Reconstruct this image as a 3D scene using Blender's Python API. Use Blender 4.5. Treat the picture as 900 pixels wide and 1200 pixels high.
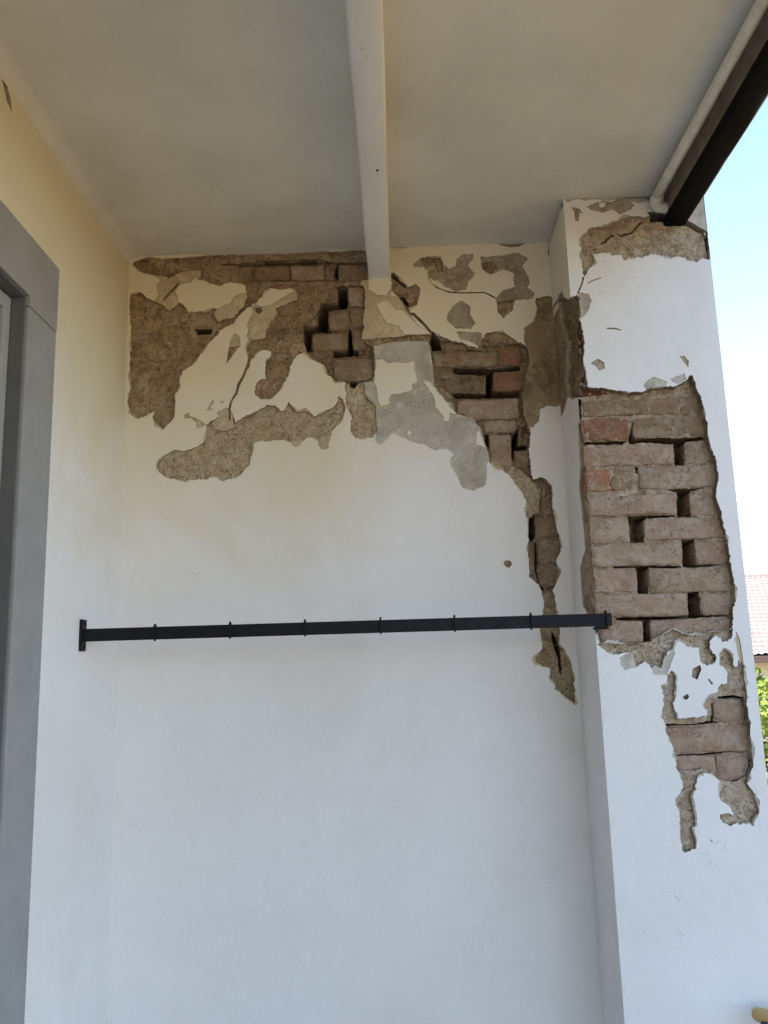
import bpy, math, random
from mathutils import Vector, noise
from mathutils.geometry import delaunay_2d_cdt
import numpy as np

for o in list(bpy.data.objects): bpy.data.objects.remove(o)
S = bpy.context.scene
COL = S.collection
CZ = 1.65                                   # eye height above the porch floor

# ------------------------------------------------------------------ camera
F = 991.0                                   # focal length in photo pixels (900 x 1200)
dY = Vector((20, -187, F)).normalized()
dZ = Vector((-153, 5240, F)); dZ = (dZ - dY*dZ.dot(dY)).normalized()
dX = dZ.cross(dY)
if dX.x < 0: dX = -dX
def ray(x, y):
    c = Vector((x-450, 600-y, F))
    return Vector((dX.dot(c), dY.dot(c), dZ.dot(c)))
cam = bpy.data.cameras.new('camera'); camo = bpy.data.objects.new('camera', cam); COL.objects.link(camo)
cam.sensor_fit = 'VERTICAL'; cam.sensor_height = 24; cam.lens = 24*F/1200
cam.clip_start = .05; cam.clip_end = 3000
from mathutils import Matrix
R3 = Matrix(((dX.x, dX.y, -dX.z), (dY.x, dY.y, -dY.z), (dZ.x, dZ.y, -dZ.z)))
M4 = R3.to_4x4(); M4.translation = Vector((0, 0, CZ)); camo.matrix_world = M4
S.camera = camo
S.render.resolution_x = 768; S.render.resolution_y = 1024

# ------------------------------------------------------------------ sky, sun, exposure
SUN_AZ = math.atan2(-.80, -.12)             # towards the sun, seen from above: behind the house
SUN_EL = math.radians(50)
tosun = Vector((-.80, -.25, 0)).normalized()*math.cos(SUN_EL) + Vector((0, 0, math.sin(SUN_EL)))
W = bpy.data.worlds.new('World'); S.world = W; W.use_nodes = True
wn = W.node_tree.nodes; bg = wn['Background']
sky = wn.new('ShaderNodeTexSky'); sky.sky_type = 'NISHITA'; sky.sun_disc = False
sky.sun_elevation = SUN_EL; sky.sun_rotation = math.atan2(tosun.x, tosun.y)
sky.air_density = 1.0; sky.dust_density = .7; sky.ozone_density = 1.0
W.node_tree.links.new(sky.outputs[0], bg.inputs[0]); bg.inputs[1].default_value = .15
sl = bpy.data.lights.new('sun', 'SUN'); sl.energy = 3.2; sl.angle = math.radians(.5); sl.color = (1, .93, .82)
so = bpy.data.objects.new('sun', sl); COL.objects.link(so)
so.rotation_euler = (-tosun).to_track_quat('-Z', 'Y').to_euler()
S.view_settings.view_transform = 'Standard'; S.view_settings.look = 'None'
S.view_settings.exposure = 2.02; S.view_settings.gamma = 1.0
S.render.engine = 'CYCLES'

# ------------------------------------------------------------------ materials
def mat(name, build):
    m = bpy.data.materials.new(name); m.use_nodes = True
    nt = m.node_tree; b = nt.nodes['Principled BSDF']
    build(nt, b); return m
def N(nt, t, **kw):
    n = nt.nodes.new(t)
    for k, v in kw.items():
        if k in n.inputs: n.inputs[k].default_value = v
        else: setattr(n, k, v)
    return n
def coords(nt):
    return nt.nodes.new('ShaderNodeTexCoord').outputs['Object']
def fbm(nt, sc, det=6, rough=.6, dist=0, vec=None):
    n = nt.nodes.new('ShaderNodeTexNoise'); n.inputs['Scale'].default_value = sc
    n.inputs['Detail'].default_value = det; n.inputs['Roughness'].default_value = rough
    n.inputs['Distortion'].default_value = dist
    nt.links.new(vec if vec is not None else coords(nt), n.inputs['Vector']); return n.outputs['Fac']
def ramp(nt, fac, stops):
    r = nt.nodes.new('ShaderNodeValToRGB'); e = r.color_ramp.elements
    while len(e) < len(stops): e.new(.5)
    for i, (p, c) in enumerate(stops):
        e[i].position = p; e[i].color = (c if hasattr(c, '__len__') else (c, c, c)) + (1,) if hasattr(c, '__len__') else (c, c, c, 1)
    nt.links.new(fac, r.inputs[0]); return r.outputs[0]
def mix(nt, f, a, b, mode='MIX'):
    m = nt.nodes.new('ShaderNodeMix'); m.data_type = 'RGBA'; m.blend_type = mode
    for s, v in ((0, f), (6, a), (7, b)):
        if hasattr(v, 'is_output'): nt.links.new(v, m.inputs[s])
        elif s == 0: m.inputs[0].default_value = v
        else: m.inputs[s].default_value = tuple(v) + (1,)
    return m.outputs[2]
def bump(nt, b, h, dist, st=1.0, prev=None):
    n = nt.nodes.new('ShaderNodeBump'); n.inputs['Distance'].default_value = dist; n.inputs['Strength'].default_value = st
    nt.links.new(h, n.inputs['Height'])
    if prev is not None: nt.links.new(prev, n.inputs['Normal'])
    nt.links.new(n.outputs[0], b.inputs['Normal']); return n.outputs[0]

def crackline(nt, sc, w, msc, mlo, seed=0.0, vec=None):
    """thin wandering lines, kept only where a second noise allows them"""
    n = fbm(nt, sc, 5, .6, .6, vec)
    a = nt.nodes.new('ShaderNodeMath'); a.operation = 'SUBTRACT'; nt.links.new(n, a.inputs[0]); a.inputs[1].default_value = .5+seed
    b = nt.nodes.new('ShaderNodeMath'); b.operation = 'ABSOLUTE'; nt.links.new(a.outputs[0], b.inputs[0])
    l = ramp(nt, b.outputs[0], [(w*.4, 1.), (w, 0.)])
    m = ramp(nt, fbm(nt, msc, 3, .5, 0, vec), [(mlo, 0.), (mlo+.05, 1.)])
    return mix(nt, 1, l, m, 'MULTIPLY')
def paint(c1, c2, stain=(.42, .36, .25), rough=.78, bd=.0012, stain_amt=.12, mott=.0, warm_light=False, msc=14, lines=.25):
    def f(nt, b):
        base = mix(nt, ramp(nt, fbm(nt, 3.2, 5, .6), [(.38, 0.), (.62, 1.)]), c1, c2)
        if mott:
            base = mix(nt, ramp(nt, fbm(nt, msc, 8, .68, .5), [(.46, 0.), (.60, mott)]), base, stain)
            base = mix(nt, ramp(nt, fbm(nt, msc*1.7, 7, .7, .8), [(.53, 0.), (.64, mott*.8)]), base, tuple(min(.8, x*1.35) for x in c1))
            base = mix(nt, ramp(nt, fbm(nt, 150, 5, .7, .2), [(.57, 0.), (.66, mott*.8)]), base, tuple(x*.55 for x in stain))
        else:
            base = mix(nt, ramp(nt, fbm(nt, 1.7, 7, .66, .3), [(.50, 0.), (.66, stain_amt)]), base, stain)
            base = mix(nt, ramp(nt, fbm(nt, 210, 3, .55), [(.66, 0.), (.72, .30)]), base, (.34, .31, .26))
        if warm_light:       # warm light near the ceiling, painted into the wall colour as yellow
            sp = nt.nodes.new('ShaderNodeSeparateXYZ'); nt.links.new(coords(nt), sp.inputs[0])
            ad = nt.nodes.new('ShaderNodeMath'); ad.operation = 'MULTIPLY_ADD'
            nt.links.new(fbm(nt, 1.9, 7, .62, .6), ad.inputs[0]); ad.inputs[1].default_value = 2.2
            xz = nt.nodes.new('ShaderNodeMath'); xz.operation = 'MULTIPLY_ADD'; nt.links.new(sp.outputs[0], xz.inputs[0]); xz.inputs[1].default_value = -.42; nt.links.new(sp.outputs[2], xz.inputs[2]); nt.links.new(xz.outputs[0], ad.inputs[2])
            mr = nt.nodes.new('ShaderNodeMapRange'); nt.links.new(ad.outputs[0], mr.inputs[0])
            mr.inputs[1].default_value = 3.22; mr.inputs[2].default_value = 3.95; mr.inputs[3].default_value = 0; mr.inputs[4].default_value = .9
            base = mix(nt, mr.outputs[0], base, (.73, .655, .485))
        if lines: base = mix(nt, mix(nt, 1, crackline(nt, 5, .0035, 2.2, .54), (lines,)*3, 'MULTIPLY'), base, (.30, .26, .20))
        nt.links.new(base, b.inputs['Base Color']); b.inputs['Roughness'].default_value = rough
        b.inputs['Specular IOR Level'].default_value = .3
        p = bump(nt, b, fbm(nt, 3.5, 3, .5), .014, .8)
        p = bump(nt, b, fbm(nt, 24, 5, .6), .0022 if not mott else .005, .7, p)
        bump(nt, b, fbm(nt, 320, 4, .6), bd, .25 if not mott else .6, p)
    return f
def render_mat(c1, c2, c3, stone=(.52, .45, .35)):
    def f(nt, b):
        base = mix(nt, ramp(nt, fbm(nt, 9, 8, .66, .5), [(.42, 0.), (.58, 1.)]), c1, c2)
        base = mix(nt, ramp(nt, fbm(nt, 32, 7, .72, .6), [(.47, 0.), (.60, .85)]), base, c3)
        base = mix(nt, ramp(nt, fbm(nt, 20, 7, .7, .9), [(.54, 0.), (.66, .60)]), base, tuple(min(.7, x*1.4) for x in c2))
        v = nt.nodes.new('ShaderNodeTexVoronoi'); v.inputs['Scale'].default_value = 150; nt.links.new(coords(nt), v.inputs['Vector'])
        sc_ = nt.nodes.new('ShaderNodeSeparateColor'); nt.links.new(v.outputs['Color'], sc_.inputs[0])
        core = ramp(nt, v.outputs['Distance'], [(.25, 1.), (.45, 0.)])
        isst = ramp(nt, sc_.outputs[0], [(.88, 0.), (.93, .7)])
        base = mix(nt, mix(nt, 1, isst, core, 'MULTIPLY'), base, stone)
        zone = ramp(nt, fbm(nt, 13, 4, .6, .3), [(.44, .25), (.60, 1.)])
        pit = mix(nt, 1, ramp(nt, fbm(nt, 165, 4, .62, .4), [(.57, 0.), (.615, 1.)]), zone, 'MULTIPLY')
        base = mix(nt, mix(nt, 1, pit, (.5,)*3, 'MULTIPLY'), base, (.045, .032, .02))
        base = mix(nt, mix(nt, 1, crackline(nt, 26, .010, 9, .50), (.4,)*3, 'MULTIPLY'), base, (.06, .042, .028))
        nt.links.new(base, b.inputs['Base Color']); b.inputs['Roughness'].default_value = .95
        b.inputs['Specular IOR Level'].default_value = .15
        inv = nt.nodes.new('ShaderNodeMath'); inv.operation = 'SUBTRACT'; inv.inputs[0].default_value = 1; nt.links.new(pit, inv.inputs[1])
        p = bump(nt, b, inv.outputs[0], .004, .8)
        bump(nt, b, fbm(nt, 80, 8, .72), .009, .9, p)
    return f
def brick_mat(c1, c2, c3, dust=.5, dc=(.50, .43, .36)):
    def f(nt, b):
        oi = nt.nodes.new('ShaderNodeObjectInfo')
        va = nt.nodes.new('ShaderNodeVectorMath'); va.operation = 'ADD'
        mu = nt.nodes.new('ShaderNodeMath'); mu.operation = 'MULTIPLY'; mu.inputs[1].default_value = 37
        nt.links.new(oi.outputs['Random'], mu.inputs[0]); nt.links.new(coords(nt), va.inputs[0]); nt.links.new(mu.outputs[0], va.inputs[1])
        v = va.outputs[0]
        base = mix(nt, ramp(nt, fbm(nt, 13, 8, .7, .6, v), [(.42, 0.), (.58, 1.)]), c1, c2)
        base = mix(nt, ramp(nt, oi.outputs['Random'], [(0., 0.), (1., .35)]), base, c3)
        base = mix(nt, ramp(nt, fbm(nt, 24, 8, .75, .8, v), [(.48, 0.), (.58, dust)]), base, dc)
        base = mix(nt, ramp(nt, fbm(nt, 60, 7, .75, .5, v), [(.55, 0.), (.64, .5)]), base, tuple(x*.62 for x in c2))
        pz = ramp(nt, fbm(nt, 16, 4, .6, .5, v), [(.46, .12), (.60, 1.)])
        pit = mix(nt, 1, ramp(nt, fbm(nt, 150, 6, .72, .9, v), [(.57, 0.), (.64, .8)]), pz, 'MULTIPLY')
        base = mix(nt, pit, base, (.075, .052, .04))
        base = mix(nt, mix(nt, 1, crackline(nt, 30, .011, 14, .52, .02, v), (.75,)*3, 'MULTIPLY'), base, (.07, .05, .04))
        nt.links.new(base, b.inputs['Base Color']); b.inputs['Roughness'].default_value = .93
        b.inputs['Specular IOR Level'].default_value = .15
        inv = nt.nodes.new('ShaderNodeMath'); inv.operation = 'SUBTRACT'; inv.inputs[0].default_value = 1; nt.links.new(pit, inv.inputs[1])
        p = bump(nt, b, inv.outputs[0], .003, .8)
        bump(nt, b, fbm(nt, 70, 8, .75, .3, v), .012, 1, p)
    return f
def plain(c, rough=.6, metal=0, c2=None, sc=20, bd=.001, amt=.6, spec=.4):
    def f(nt, b):
        base = mix(nt, ramp(nt, fbm(nt, sc, 7, .7, .3), [(.42, 0.), (.72, amt)]), c, c2 or tuple(x*.6 for x in c))
        nt.links.new(base, b.inputs['Base Color']); b.inputs['Roughness'].default_value = rough; b.inputs['Metallic'].default_value = metal; b.inputs['Specular IOR Level'].default_value = spec
        bump(nt, b, fbm(nt, sc*8, 5, .6), bd, .6)
    return f
MT = dict(
    skin=mat('white_paint', paint((.815, .795, .785), (.79, .765, .745), warm_light=True, lines=.16)),
    beam_paint=mat('beam_paint', paint((.83, .82, .78), (.80, .785, .73), stain_amt=.08)),
    skin_pillar=mat('white_paint_pillar', paint((.785, .785, .79), (.75, .75, .75), stain_amt=.10)),
    ceil=mat('ceiling_paint', paint((.755, .735, .65), (.69, .665, .58), stain=(.46, .42, .33), stain_amt=.30, bd=.002, lines=.15)),
    edge=mat('broken_plaster', plain((.46, .40, .30), .95, 0, (.26, .21, .15), 60, .003)),
    edge_dark=mat('broken_plaster_dark', plain((.26, .195, .135), .95, 0, (.14, .10, .07), 60, .003)),
    under=mat('undercoat_plaster', paint((.60, .51, .37), (.52, .43, .30), stain=(.40, .32, .21), bd=.003, mott=.6)),
    scraped=mat('scraped_grey_plaster', paint((.43, .385, .305), (.35, .30, .23), stain=(.25, .20, .14), bd=.003, mott=.8, msc=18)),
    stained=mat('stained_plaster', paint((.36, .28, .18), (.28, .205, .125), stain=(.17, .115, .065), bd=.004, mott=.9, msc=9)),
    skim=mat('grey_skim_coat', paint((.53, .51, .465), (.47, .445, .39), stain=(.34, .30, .235), bd=.003, mott=.7, msc=9)),
    render=mat('brown_render', render_mat((.36, .265, .16), (.46, .355, .24), (.245, .17, .10))),
    render_mid=mat('tan_render', render_mat((.53, .415, .28), (.61, .50, .36), (.40, .30, .19), (.6, .53, .42))),
    render_grey=mat('grey_render', render_mat((.51, .42, .315), (.58, .49, .385), (.37, .29, .205), (.66, .60, .51))),
    mortar=mat('earth_mortar', render_mat((.25, .18, .115), (.33, .25, .17), (.15, .10, .06))),
    mortar_light=mat('pale_mortar', render_mat((.45, .35, .255), (.53, .425, .325), (.30, .22, .15), (.60, .53, .44))),
    dusty2=mat('grey_dusty_brick', brick_mat((.50, .385, .285), (.42, .31, .225), (.54, .39, .28), .65, (.58, .49, .39))),
    dusty=mat('dusty_brick', brick_mat((.54, .40, .305), (.45, .32, .235), (.50, .32, .22), .6, (.60, .50, .41))),
    brown=mat('brown_brick', brick_mat((.38, .275, .185), (.29, .205, .135), (.37, .24, .155), .75, (.46, .385, .28))),
    red=mat('red_brick', brick_mat((.38, .19, .12), (.30, .145, .09), (.42, .18, .10), .6, (.42, .31, .22))),
    dark=mat('dark_red_brick', brick_mat((.19, .085, .05), (.15, .065, .04), (.20, .09, .05), .25, (.26, .16, .11))),
    orange=mat('orange_brick', brick_mat((.48, .215, .125), (.38, .18, .11), (.46, .22, .13), .8, (.50, .38, .28))),
    iron=mat('black_iron', plain((.010, .010, .014), .5, 0, (.02, .018, .018), 60, .0008, .6, .15)),
    tar=mat('black_beam_paint', plain((.004, .004, .004), .8, 0, (.010, .010, .009), 40, .001, .5, .1)),
    dirty=mat('dirty_beam_paint', plain((.24, .205, .145), .85, 0, (.11, .085, .055), 14, .002, .9, .2)),
    pipe=mat('cream_pipe', plain((.74, .71, .62), .5, 0, (.50, .46, .37), 30, .0004)),
    gframe=mat('grey_frame_paint', plain((.315, .31, .305), .7, 0, (.26, .255, .245), 9, .003, .8, .25)),
    gdoor=mat('grey_door_paint', plain((.36, .36, .35), .55, 0, (.30, .30, .29), 10, .0005)),
    reveal_shade=mat('reveal_shade_grey', plain((.13, .13, .13), .7, 0, (.09, .09, .09), 10, .0005)),  # dark grey that paints the shade inside the door reveal
    louver=mat('dark_shutter', plain((.06, .055, .05), .6, 0, (.04, .04, .035), 10, .0005)),
    tile=mat('grey_floor_tile', plain((.30, .30, .31), .5, 0, (.24, .24, .25), 5, .001)),
    wood=mat('yellow_wood', plain((.55, .40, .16), .5, 0, (.46, .28, .12), 30, .001)),
    navy=mat('navy_grip', plain((.04, .045, .08), .6, 0, (.06, .06, .09), 30, .001)),
    ground=mat('bare_earth', plain((.21, .125, .030), .95, 0, (.16, .11, .022), 1.5, .01)),
    wall2=mat('far_wall', plain((.7, .66, .58), .9, 0, (.6, .56, .5), 2, .002)),
    rooft=mat('far_roof_tile', plain((.44, .335, .30), .9, 0, (.33, .245, .215), 6, .004)),
    fascia=mat('far_fascia', plain((.12, .08, .06), .8)),
    glass=mat('window_glass', plain((.03, .035, .04), .1)),
    leaf=mat('leaf', plain((.20, .26, .035), .6, 0, (.11, .17, .02), 12, .001)),
    bark=mat('bark', plain((.12, .08, .05), .9)),
)

# ------------------------------------------------------------------ helpers
def mesh_obj(name, vs, fs, mats, parent=None, smooth=False, mi=None):
    me = bpy.data.meshes.new(name); me.from_pydata([tuple(v) for v in vs], [], fs)
    for m in (mats if isinstance(mats, (list, tuple)) else [mats]): me.materials.append(m)
    if mi is not None: me.polygons.foreach_set('material_index', mi)
    if smooth is True: me.polygons.foreach_set('use_smooth', [True]*len(fs))
    elif smooth: me.polygons.foreach_set('use_smooth', smooth)
    me.update()
    o = bpy.data.objects.new(name, me); COL.objects.link(o)
    if parent: o.parent = parent; o.matrix_parent_inverse = Matrix.Translation(-Vector(parent.location)) if parent.type == 'EMPTY' else Matrix()
    return o
def thing(name, label, cat, loc=(0, 0, 0), group=None):
    o = bpy.data.objects.new(name, None); COL.objects.link(o); o.location = loc; o.empty_display_size = .1
    o['label'] = label; o['category'] = cat
    if group: o['group'] = group
    return o
def tag(o, label, cat, group=None):
    o['label'] = label; o['category'] = cat
    if group: o['group'] = group
    return o
def boxv(x0, x1, y0, y1, z0, z1):
    v = [(x, y, z) for x in (x0, x1) for y in (y0, y1) for z in (z0, z1)]
    f = [(0, 1, 3, 2), (4, 6, 7, 5), (0, 4, 5, 1), (2, 3, 7, 6), (0, 2, 6, 4), (1, 5, 7, 3)]
    return v, f
def box(name, x0, x1, y0, y1, z0, z1, m, parent=None, bev=.002):
    v, f = boxv(x0, x1, y0, y1, z0, z1)
    o = mesh_obj(name, v, f, m, parent)
    if bev:
        b = o.modifiers.new('bevel', 'BEVEL'); b.width = bev; b.segments = 2
    return o
def fn(x, y, z, sc, oct_=3):
    return noise.fractal(Vector((x*sc, y*sc, z*sc)), 1.0, 2.0, oct_)

class Plane:
    """a wall face: u,v across it, d = depth behind the painted face"""
    def __init__(s, kind, c): s.kind, s.c = kind, c
    def px(s, x, y, d=0.0):
        r = ray(x, y)
        if s.kind == 'front': t = (s.c+d)/r.y; return (r.x*t, CZ+r.z*t)
        if s.kind == 'side': t = (s.c+d)/r.x; return (r.y*t, CZ+r.z*t)      # faces -X
        if s.kind == 'left': t = (s.c-d)/r.x; return (r.y*t, CZ+r.z*t)      # faces +X
    def w(s, u, v, d):
        if s.kind == 'front': return (u, s.c+d, v)
        if s.kind == 'side': return (s.c+d, u, v)
        return (s.c-d, u, v)

def Z(ox, oy, s, pts): return [(ox+x/s, oy+y/s) for x, y in pts]
def A(*p): return Z(130, 270, 5, p)
def B(*p): return Z(280, 270, 5, p)
def C_(*p): return Z(430, 270, 5, p)
def D(*p): return Z(560, 220, 5, p)
def E_(*p): return Z(130, 440, 5, p)
def F_(*p): return Z(500, 440, 4.5, p)
def G(*p): return Z(560, 640, 5, p)
def H(*p): return Z(400, 380, 4.5, p)
def J(*p): return Z(280, 440, 5, p)
def K(*p): return Z(560, 500, 7.5, p)
def L(*p): return Z(640, 330, 8.575, p)
def P(*p): return Z(660, 200, 4.5, p)
def Q(*p): return Z(660, 420, 4.286, p)
def T(*p): return Z(660, 620, 3.75, p)
def U_(*p): return Z(740, 760, 4.615, p)
def V_(*p): return Z(600, 500, 7.5, p)

def roughen(poly, amp, seg):
    out = []
    n = len(poly)
    for i in range(n):
        a = poly[i]; b = poly[(i+1) % n]
        L_ = math.hypot(b[0]-a[0], b[1]-a[1]); k = max(1, int(L_/seg))
        for j in range(k):
            t = j/k; out.append((a[0]+(b[0]-a[0])*t, a[1]+(b[1]-a[1])*t))
    res = []
    for x, y in out:
        dx = noise.noise(Vector((x*70, y*70, 1.3)))*1.2 + noise.noise(Vector((x*170, y*170, 4.1)))*1.0 + noise.noise(Vector((x*420, y*420, 2.1)))*.7
        dy = noise.noise(Vector((x*70, y*70, 7.7)))*1.2 + noise.noise(Vector((x*170, y*170, 9.2)))*1.0 + noise.noise(Vector((x*420, y*420, 5.5)))*.7
        res.append((x+dx*amp, y+dy*amp))
    return res
def inside(px, py, poly):
    x = np.array([p[0] for p in poly]); y = np.array([p[1] for p in poly])
    x2 = np.roll(x, -1); y2 = np.roll(y, -1)
    res = np.zeros(len(px), bool)
    sel = np.where((px >= x.min()) & (px <= x.max()) & (py >= y.min()) & (py <= y.max()))[0]
    for k in range(0, len(sel), 4000):
        s = sel[k:k+4000]; X = px[s][:, None]; Y = py[s][:, None]
        c = (y > Y) != (y2 > Y)
        with np.errstate(divide='ignore', invalid='ignore'):
            xi = (x2-x)*(Y-y)/(y2-y)+x
        res[s] = (np.sum(c & (X < xi), axis=1) % 2) == 1
    return res

NAMES = dict(W='scraped_plaster', T='stained_plaster', S='paint_layer', U='undercoat', K='skim_coat', R='render_coat', M='mortar', V='mortar', G='weathered_render')
def relief(parent, plane, rect, zones, depth, mats, spacing=dict(R=.0035, G=.0035, M=.004, U=.008, K=.008, W=.008, T=.008, V=.014), clampf=None, rough=.0024, fringe='U'):
    """cut a wall face into layers that lie behind one another; zones are painted in order,
    each zone = (code, [pixel polygon], jag)"""
    rng = random.Random(5)
    polys = []
    for z in zones:
        code, pp = z[0], z[1]; jag = z[2] if len(z) > 2 else 1.0
        if fringe and code in 'RGSM' and jag >= .7 and not (code == 'M' and plane.kind == 'front' and plane.c > 2.2):
            q = [plane.px(x, y, 0) for x, y in pp]; area = sum(q[k][0]*q[(k+1) % len(q)][1]-q[(k+1) % len(q)][0]*q[k][1] for k in range(len(q)))
            q2 = roughen(q, rough*jag, .0022); nn = len(q2); sg = 1 if area > 0 else -1; fr = []
            for k in range(nn):
                a, c = q2[k-2], q2[(k+2) % nn]; tx, ty = c[0]-a[0], c[1]-a[1]; L_ = math.hypot(tx, ty)+1e-9
                x, y = q2[k]; w_ = max(0, noise.noise(Vector((x*26, y*26, 11)))+.12)*.011+max(0, noise.noise(Vector((x*120, y*120, 13))))*.003
                fr.append((x+sg*ty/L_*w_, y-sg*tx/L_*w_))
            u0, u1, v0, v1 = rect
            polys.append((fringe, [(min(max(a, u0), u1), min(max(b, v0), v1)) for a, b in fr]))
        pd = {'V': depth['M'], 'M': depth['R'], 'X': 0}.get(code, 0) if (len(z) < 4) else z[3]
        uv = [plane.px(x, y, pd) for x, y in pp]
        uv = roughen(uv, rough*jag, .0014 if jag > 0 else 1)
        u0, u1, v0, v1 = rect
        uv = [(min(max(a, u0), u1), min(max(b, v0), v1)) for a, b in uv]
        polys.append((code, uv))
    u0, u1, v0, v1 = rect
    verts = [(u0, v0), (u1, v0), (u1, v1), (u0, v1)]; edges = [(0, 1), (1, 2), (2, 3), (3, 0)]
    for code, uv in polys:
        b = len(verts); verts += uv; n = len(uv)
        edges += [(b+i, b+(i+1) % n) for i in range(n)]
    def classify(px, py):
        z = np.zeros(len(px), int)
        for i, (code, uv) in enumerate(polys):
            m = inside(px, py, uv); z[m] = i+1
        return z
    if polys:
        for code, sp in spacing.items():
            pl = [uv for c, uv in polys if c == code]
            if not pl: continue
            xs = [p[0] for q in pl for p in q]; ys = [p[1] for q in pl for p in q]
            gx = np.arange(min(xs), max(xs), sp); gy = np.arange(min(ys), max(ys), sp)
            if not len(gx) or not len(gy): continue
            X, Y = np.meshgrid(gx, gy); X = X.ravel().copy(); Y = Y.ravel().copy()
            rs = np.random.RandomState(3); X += (rs.rand(len(X))-.5)*sp*.6; Y += (rs.rand(len(Y))-.5)*sp*.6
            z = classify(X, Y)
            idx = [i+1 for i, (c, _) in enumerate(polys) if c == code]
            keep = np.isin(z, idx) & (X > u0) & (X < u1) & (Y > v0) & (Y < v1)
            verts += list(zip(X[keep].tolist(), Y[keep].tolist()))
    ov, oe, of, *_r = delaunay_2d_cdt([Vector(v) for v in verts], edges, [], 0, 1e-5)
    P2 = np.array([(v.x, v.y) for v in ov]); T3 = np.array([list(f) for f in of])
    cen = P2[T3].mean(axis=1)
    zi = classify(cen[:, 0], cen[:, 1])
    codes = np.array(['S']+[c for c, _ in polys])[zi]
    def dep(code, i, u, v):
        d = depth[code] if code in depth else depth['U']
        if code in 'RG':
            d += .0050*fn(u, v, 2, 34, 4) + .0020*fn(u, v, 5, 150, 3)
            c = noise.noise(Vector((u*210, v*210, 3)))
            if c > .50: d += .005
            d = max(d, depth['U']+.002)
        elif code == 'M': d += .0055*fn(u, v, 7, 55, 3) + .003*fn(u, v, 9, 170, 2)
        elif code in 'UKWT': d += .0006*fn(u, v, 1, 60, 2)
        return d
    flip = plane.kind == 'side'
    groups = {}
    def grp(name):
        return groups.setdefault(name, dict(v=[], f=[], mi=[], sm=[], idx={}))
    def vert(g, code, i):
        k = (code, i)
        if k in g['idx']: return g['idx'][k]
        u, v = P2[i]; d = dep(code, i, u, v)
        if clampf: u, v = clampf(code, u, v, d)
        g['idx'][k] = len(g['v']); g['v'].append(plane.w(u, v, d)); return g['idx'][k]
    emap = {}
    for t, (tri, code) in enumerate(zip(T3, codes)):
        if code != 'X':
            g = grp(NAMES[code]); ids = [vert(g, code, int(i)) for i in tri]
            if flip: ids.reverse()
            g['f'].append(tuple(ids)); g['mi'].append(0); g['sm'].append(code not in 'S')
        for a, b in ((0, 1), (1, 2), (2, 0)):
            k = (int(tri[a]), int(tri[b])); emap[k] = t
    ORD = dict(X=9, S=0, U=1, K=1, W=1, T=1, R=2, G=2, M=3, V=4)
    for (a, b), t in emap.items():
        t2 = emap.get((b, a))
        if t2 is None: continue
        c1, c2 = codes[t], codes[t2]
        if c1 == c2 or ORD[c1] >= ORD[c2] or c2 == 'X': continue
        g = grp(NAMES[c1])
        da = [dep(c1, i, *P2[i]) for i in (a, b)]; db = [dep(c2, i, *P2[i])+.0006 for i in (a, b)]
        h = max(db)-max(da)
        n = max(1, min(6, int(abs(h)/.005)))
        rows = []
        for k in range(n+1):
            row = []
            for q, i in enumerate((a, b)):
                t_ = k/n; d = da[q]*(1-t_)+db[q]*t_
                u, v = P2[i]
                w_ = math.sin(math.pi*min(t_, .8))*min(1, abs(h)/.012)
                if k: 
                    u2 = u+.0022*w_*noise.noise(Vector((u*150, v*150, d*150))); v2 = v+.0022*w_*noise.noise(Vector((v*150, d*150, u*150)))
                else: u2, v2 = u, v
                if clampf: u2, v2 = clampf(c1, u2, v2, d)
                row.append(plane.w(u2, v2, d))
            rows.append(row)
        for k in range(n):
            bs = len(g['v']); g['v'] += [rows[k][0], rows[k][1], rows[k+1][1], rows[k+1][0]]
            f = (bs+3, bs+2, bs+1, bs)
            if flip: f = f[::-1]
            g['f'].append(f); g['mi'].append(1); g['sm'].append(False)
    for name, g in groups.items():
        mesh_obj(name, g['v'], g['f'], mats[name], parent, g['sm'], g['mi'])

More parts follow.
